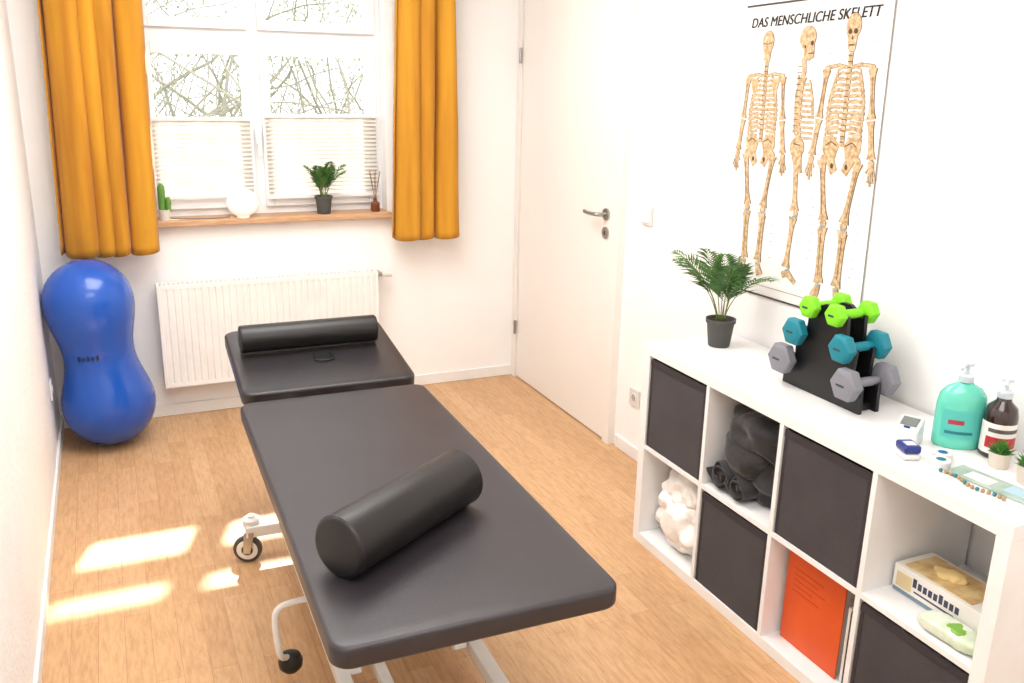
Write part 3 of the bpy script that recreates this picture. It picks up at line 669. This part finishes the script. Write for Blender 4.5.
    if not side:
        for r_ in range(16): F.strip([(cu-.009*h,top-(.14+.019*r_)*h),(cu+.009*h,top-(.14+.019*r_)*h)],.0013*h)
        for s_ in (-1,1):
            F.strip([(cu+s_*.020*h,top-.438*h),(cu+s_*.05*h,top-.425*h),(cu+s_*.074*h,top-.44*h)],.0018*h); F.ell(cu+s_*.034*h,top-.508*h,.007*h,.010*h,10)
            F.strip([(cu+s_*.086*h,top-.52*h),(cu+s_*.060*h,top-.68*h)],.0012*h); F.strip([(cu+s_*.052*h,top-.75*h),(cu+s_*.048*h,top-.90*h)],.0012*h); F.strip([(cu+s_*.110*h,top-.21*h),(cu+s_*.124*h,top-.33*h)],.0010*h)
    else:
        for r_ in range(12): F.strip([(cu-.045*h,top-(.15+.022*r_)*h),(cu-.018*h,top-(.15+.022*r_)*h)],.0012*h)
        F.strip([(cu-.030*h,top-.44*h),(cu+.010*h,top-.445*h)],.0016*h)
    F.out('skeleton_detail',BDARK,g,.0028)
    F=Flat()
    for s_ in ((-1,1) if not side else (0,)):
        F.ell(cu+s_*.050*h+(.014*h if side else 0),top-.722*h,.012*h,.004*h,10); F.ell(cu+s_*.045*h,top-.94*h,.010*h,.004*h,10)
    F.out('cartilage',CART,g,.0032)
skeleton(-.205,.408,.84,back=True); skeleton(-.010,.412,.84,side=True); skeleton(.180,.438,.895)
F=Flat(); random.seed(2)
for cu,side in ((-.205,0),(-.010,1),(.180,0)):
    for s_ in (-1,1):
        for i in range(26):
            v=.35-.028*i; u=cu+s_*random.uniform(.085,.10)
            F.strip([(u,v),(u+.010*random.uniform(.5,1.3)*s_,v)],.0007)
F.strip([(-.31,-.455),(.1,-.455)],.0010); F.strip([(.16,-.455),(.31,-.455)],.0010)
F.out('captions',GREYI,g,.0003)
# ---------------------------------------------------------------- outdoors
box('garden_ground',(-9,.6,-.6),(7,16,-.5),mat('lawn',(96,110,66),1,bump=.5,bscale=20,col2=(80,94,56)))
random.seed(21); vs=[];fs=[]
for k in range(620):
    p=Vector((random.uniform(-4.5,4.5),random.uniform(3.2,6.5),-.5+random.uniform(0,1.9))); az=random.uniform(0,2*pi); d=Vector((cos(az)*.6,sin(az)*.4,random.uniform(.2,1))).normalized(); pts=[];r0=random.choice((.006,.008,.012,.02))
    m=9
    for i in range(m):
        pts.append(p.copy()); d=(d+Vector((random.uniform(-.4,.4),random.uniform(-.3,.3),random.uniform(-.25,.2)))).normalized(); p=p+d*.26
    v_,f_=tubegeo(pts,[r0*(1-.08*i) for i in range(m)],5); o=len(vs); vs+=v_; fs+=[tuple(i+o for i in f) for f in f_]
g=G('garden_shrubs',(0,5,-.5)); mk('branches',vs,fs,mat('bark_light',(138,134,118),.9),g=g)
vs=[];fs=[]
for k in range(26000):
    p=Vector((random.uniform(-4.5,4.5),random.uniform(3.5,7.5),random.uniform(-.4,3.2)))
    if noise.noise(p*1.1)<-.05: continue
    a=Vector((random.gauss(0,1),random.gauss(0,1),random.gauss(0,1))).normalized(); b=a.orthogonal().normalized(); s=.03; o=len(vs)
    vs+=[p-a*s,p+b*s*.5,p+a*s,p-b*s*.5]; fs.append((o,o+1,o+2,o+3))
mk('foliage',vs,fs,mat('foliage_pale',(140,150,112),.8),g=g)
# ---------------------------------------------------------------- light
sd=Vector((-.33,-1,-1.1)).normalized()
sl=bpy.data.lights.new('sun','SUN'); sl.energy=26; sl.angle=radians(1.6); sl.color=(1,.96,.90)
so=bpy.data.objects.new('sun',sl); S.collection.objects.link(so); so.rotation_euler=sd.to_track_quat('-Z','Y').to_euler(); so.location=(1,5,6)
w=bpy.data.worlds.new('w'); S.world=w; w.use_nodes=True; bg=w.node_tree.nodes['Background']; bg.inputs[0].default_value=(.93,.96,1,1); bg.inputs[1].default_value=2.8
def area(name,loc,rot,sx,sy,e,c=(1,1,1)):
    l=bpy.data.lights.new(name,'AREA'); l.shape='RECTANGLE'; l.size=sx; l.size_y=sy; l.energy=e; l.color=c
    o=bpy.data.objects.new(name,l); S.collection.objects.link(o); o.location=loc; o.rotation_euler=rot
area('ceiling_fill_light',(-1.50,-1.6,2.58),(0,0,0),1.4,1.4,54,(1,.99,.975))  # unseen area light added below the ceiling to brighten the room
area('ceiling_fill_light',(-1.60,-4.0,2.58),(0,0,0),1.4,1.4,38,(1,.99,.975))  # second added fill light, over the camera end
# ---------------------------------------------------------------- camera
C=Vector((-2.088,-4.555,1.666)); yaw,pitch,roll,f=.4238,.2860,.0211,896.2
fwd=Vector((sin(yaw)*cos(pitch),cos(yaw)*cos(pitch),-sin(pitch))); right=Vector((cos(yaw),-sin(yaw),0)); up=right.cross(fwd)
r=right*cos(roll)+up*sin(roll); u=up*cos(roll)-right*sin(roll)
cam=bpy.data.cameras.new('camera'); co=bpy.data.objects.new('camera',cam); S.collection.objects.link(co)
co.matrix_world=Matrix(((r.x,u.x,-fwd.x,C.x),(r.y,u.y,-fwd.y,C.y),(r.z,u.z,-fwd.z,C.z),(0,0,0,1)))
cam.sensor_width=36; cam.lens=f*36/1024; cam.clip_start=.05
S.camera=co
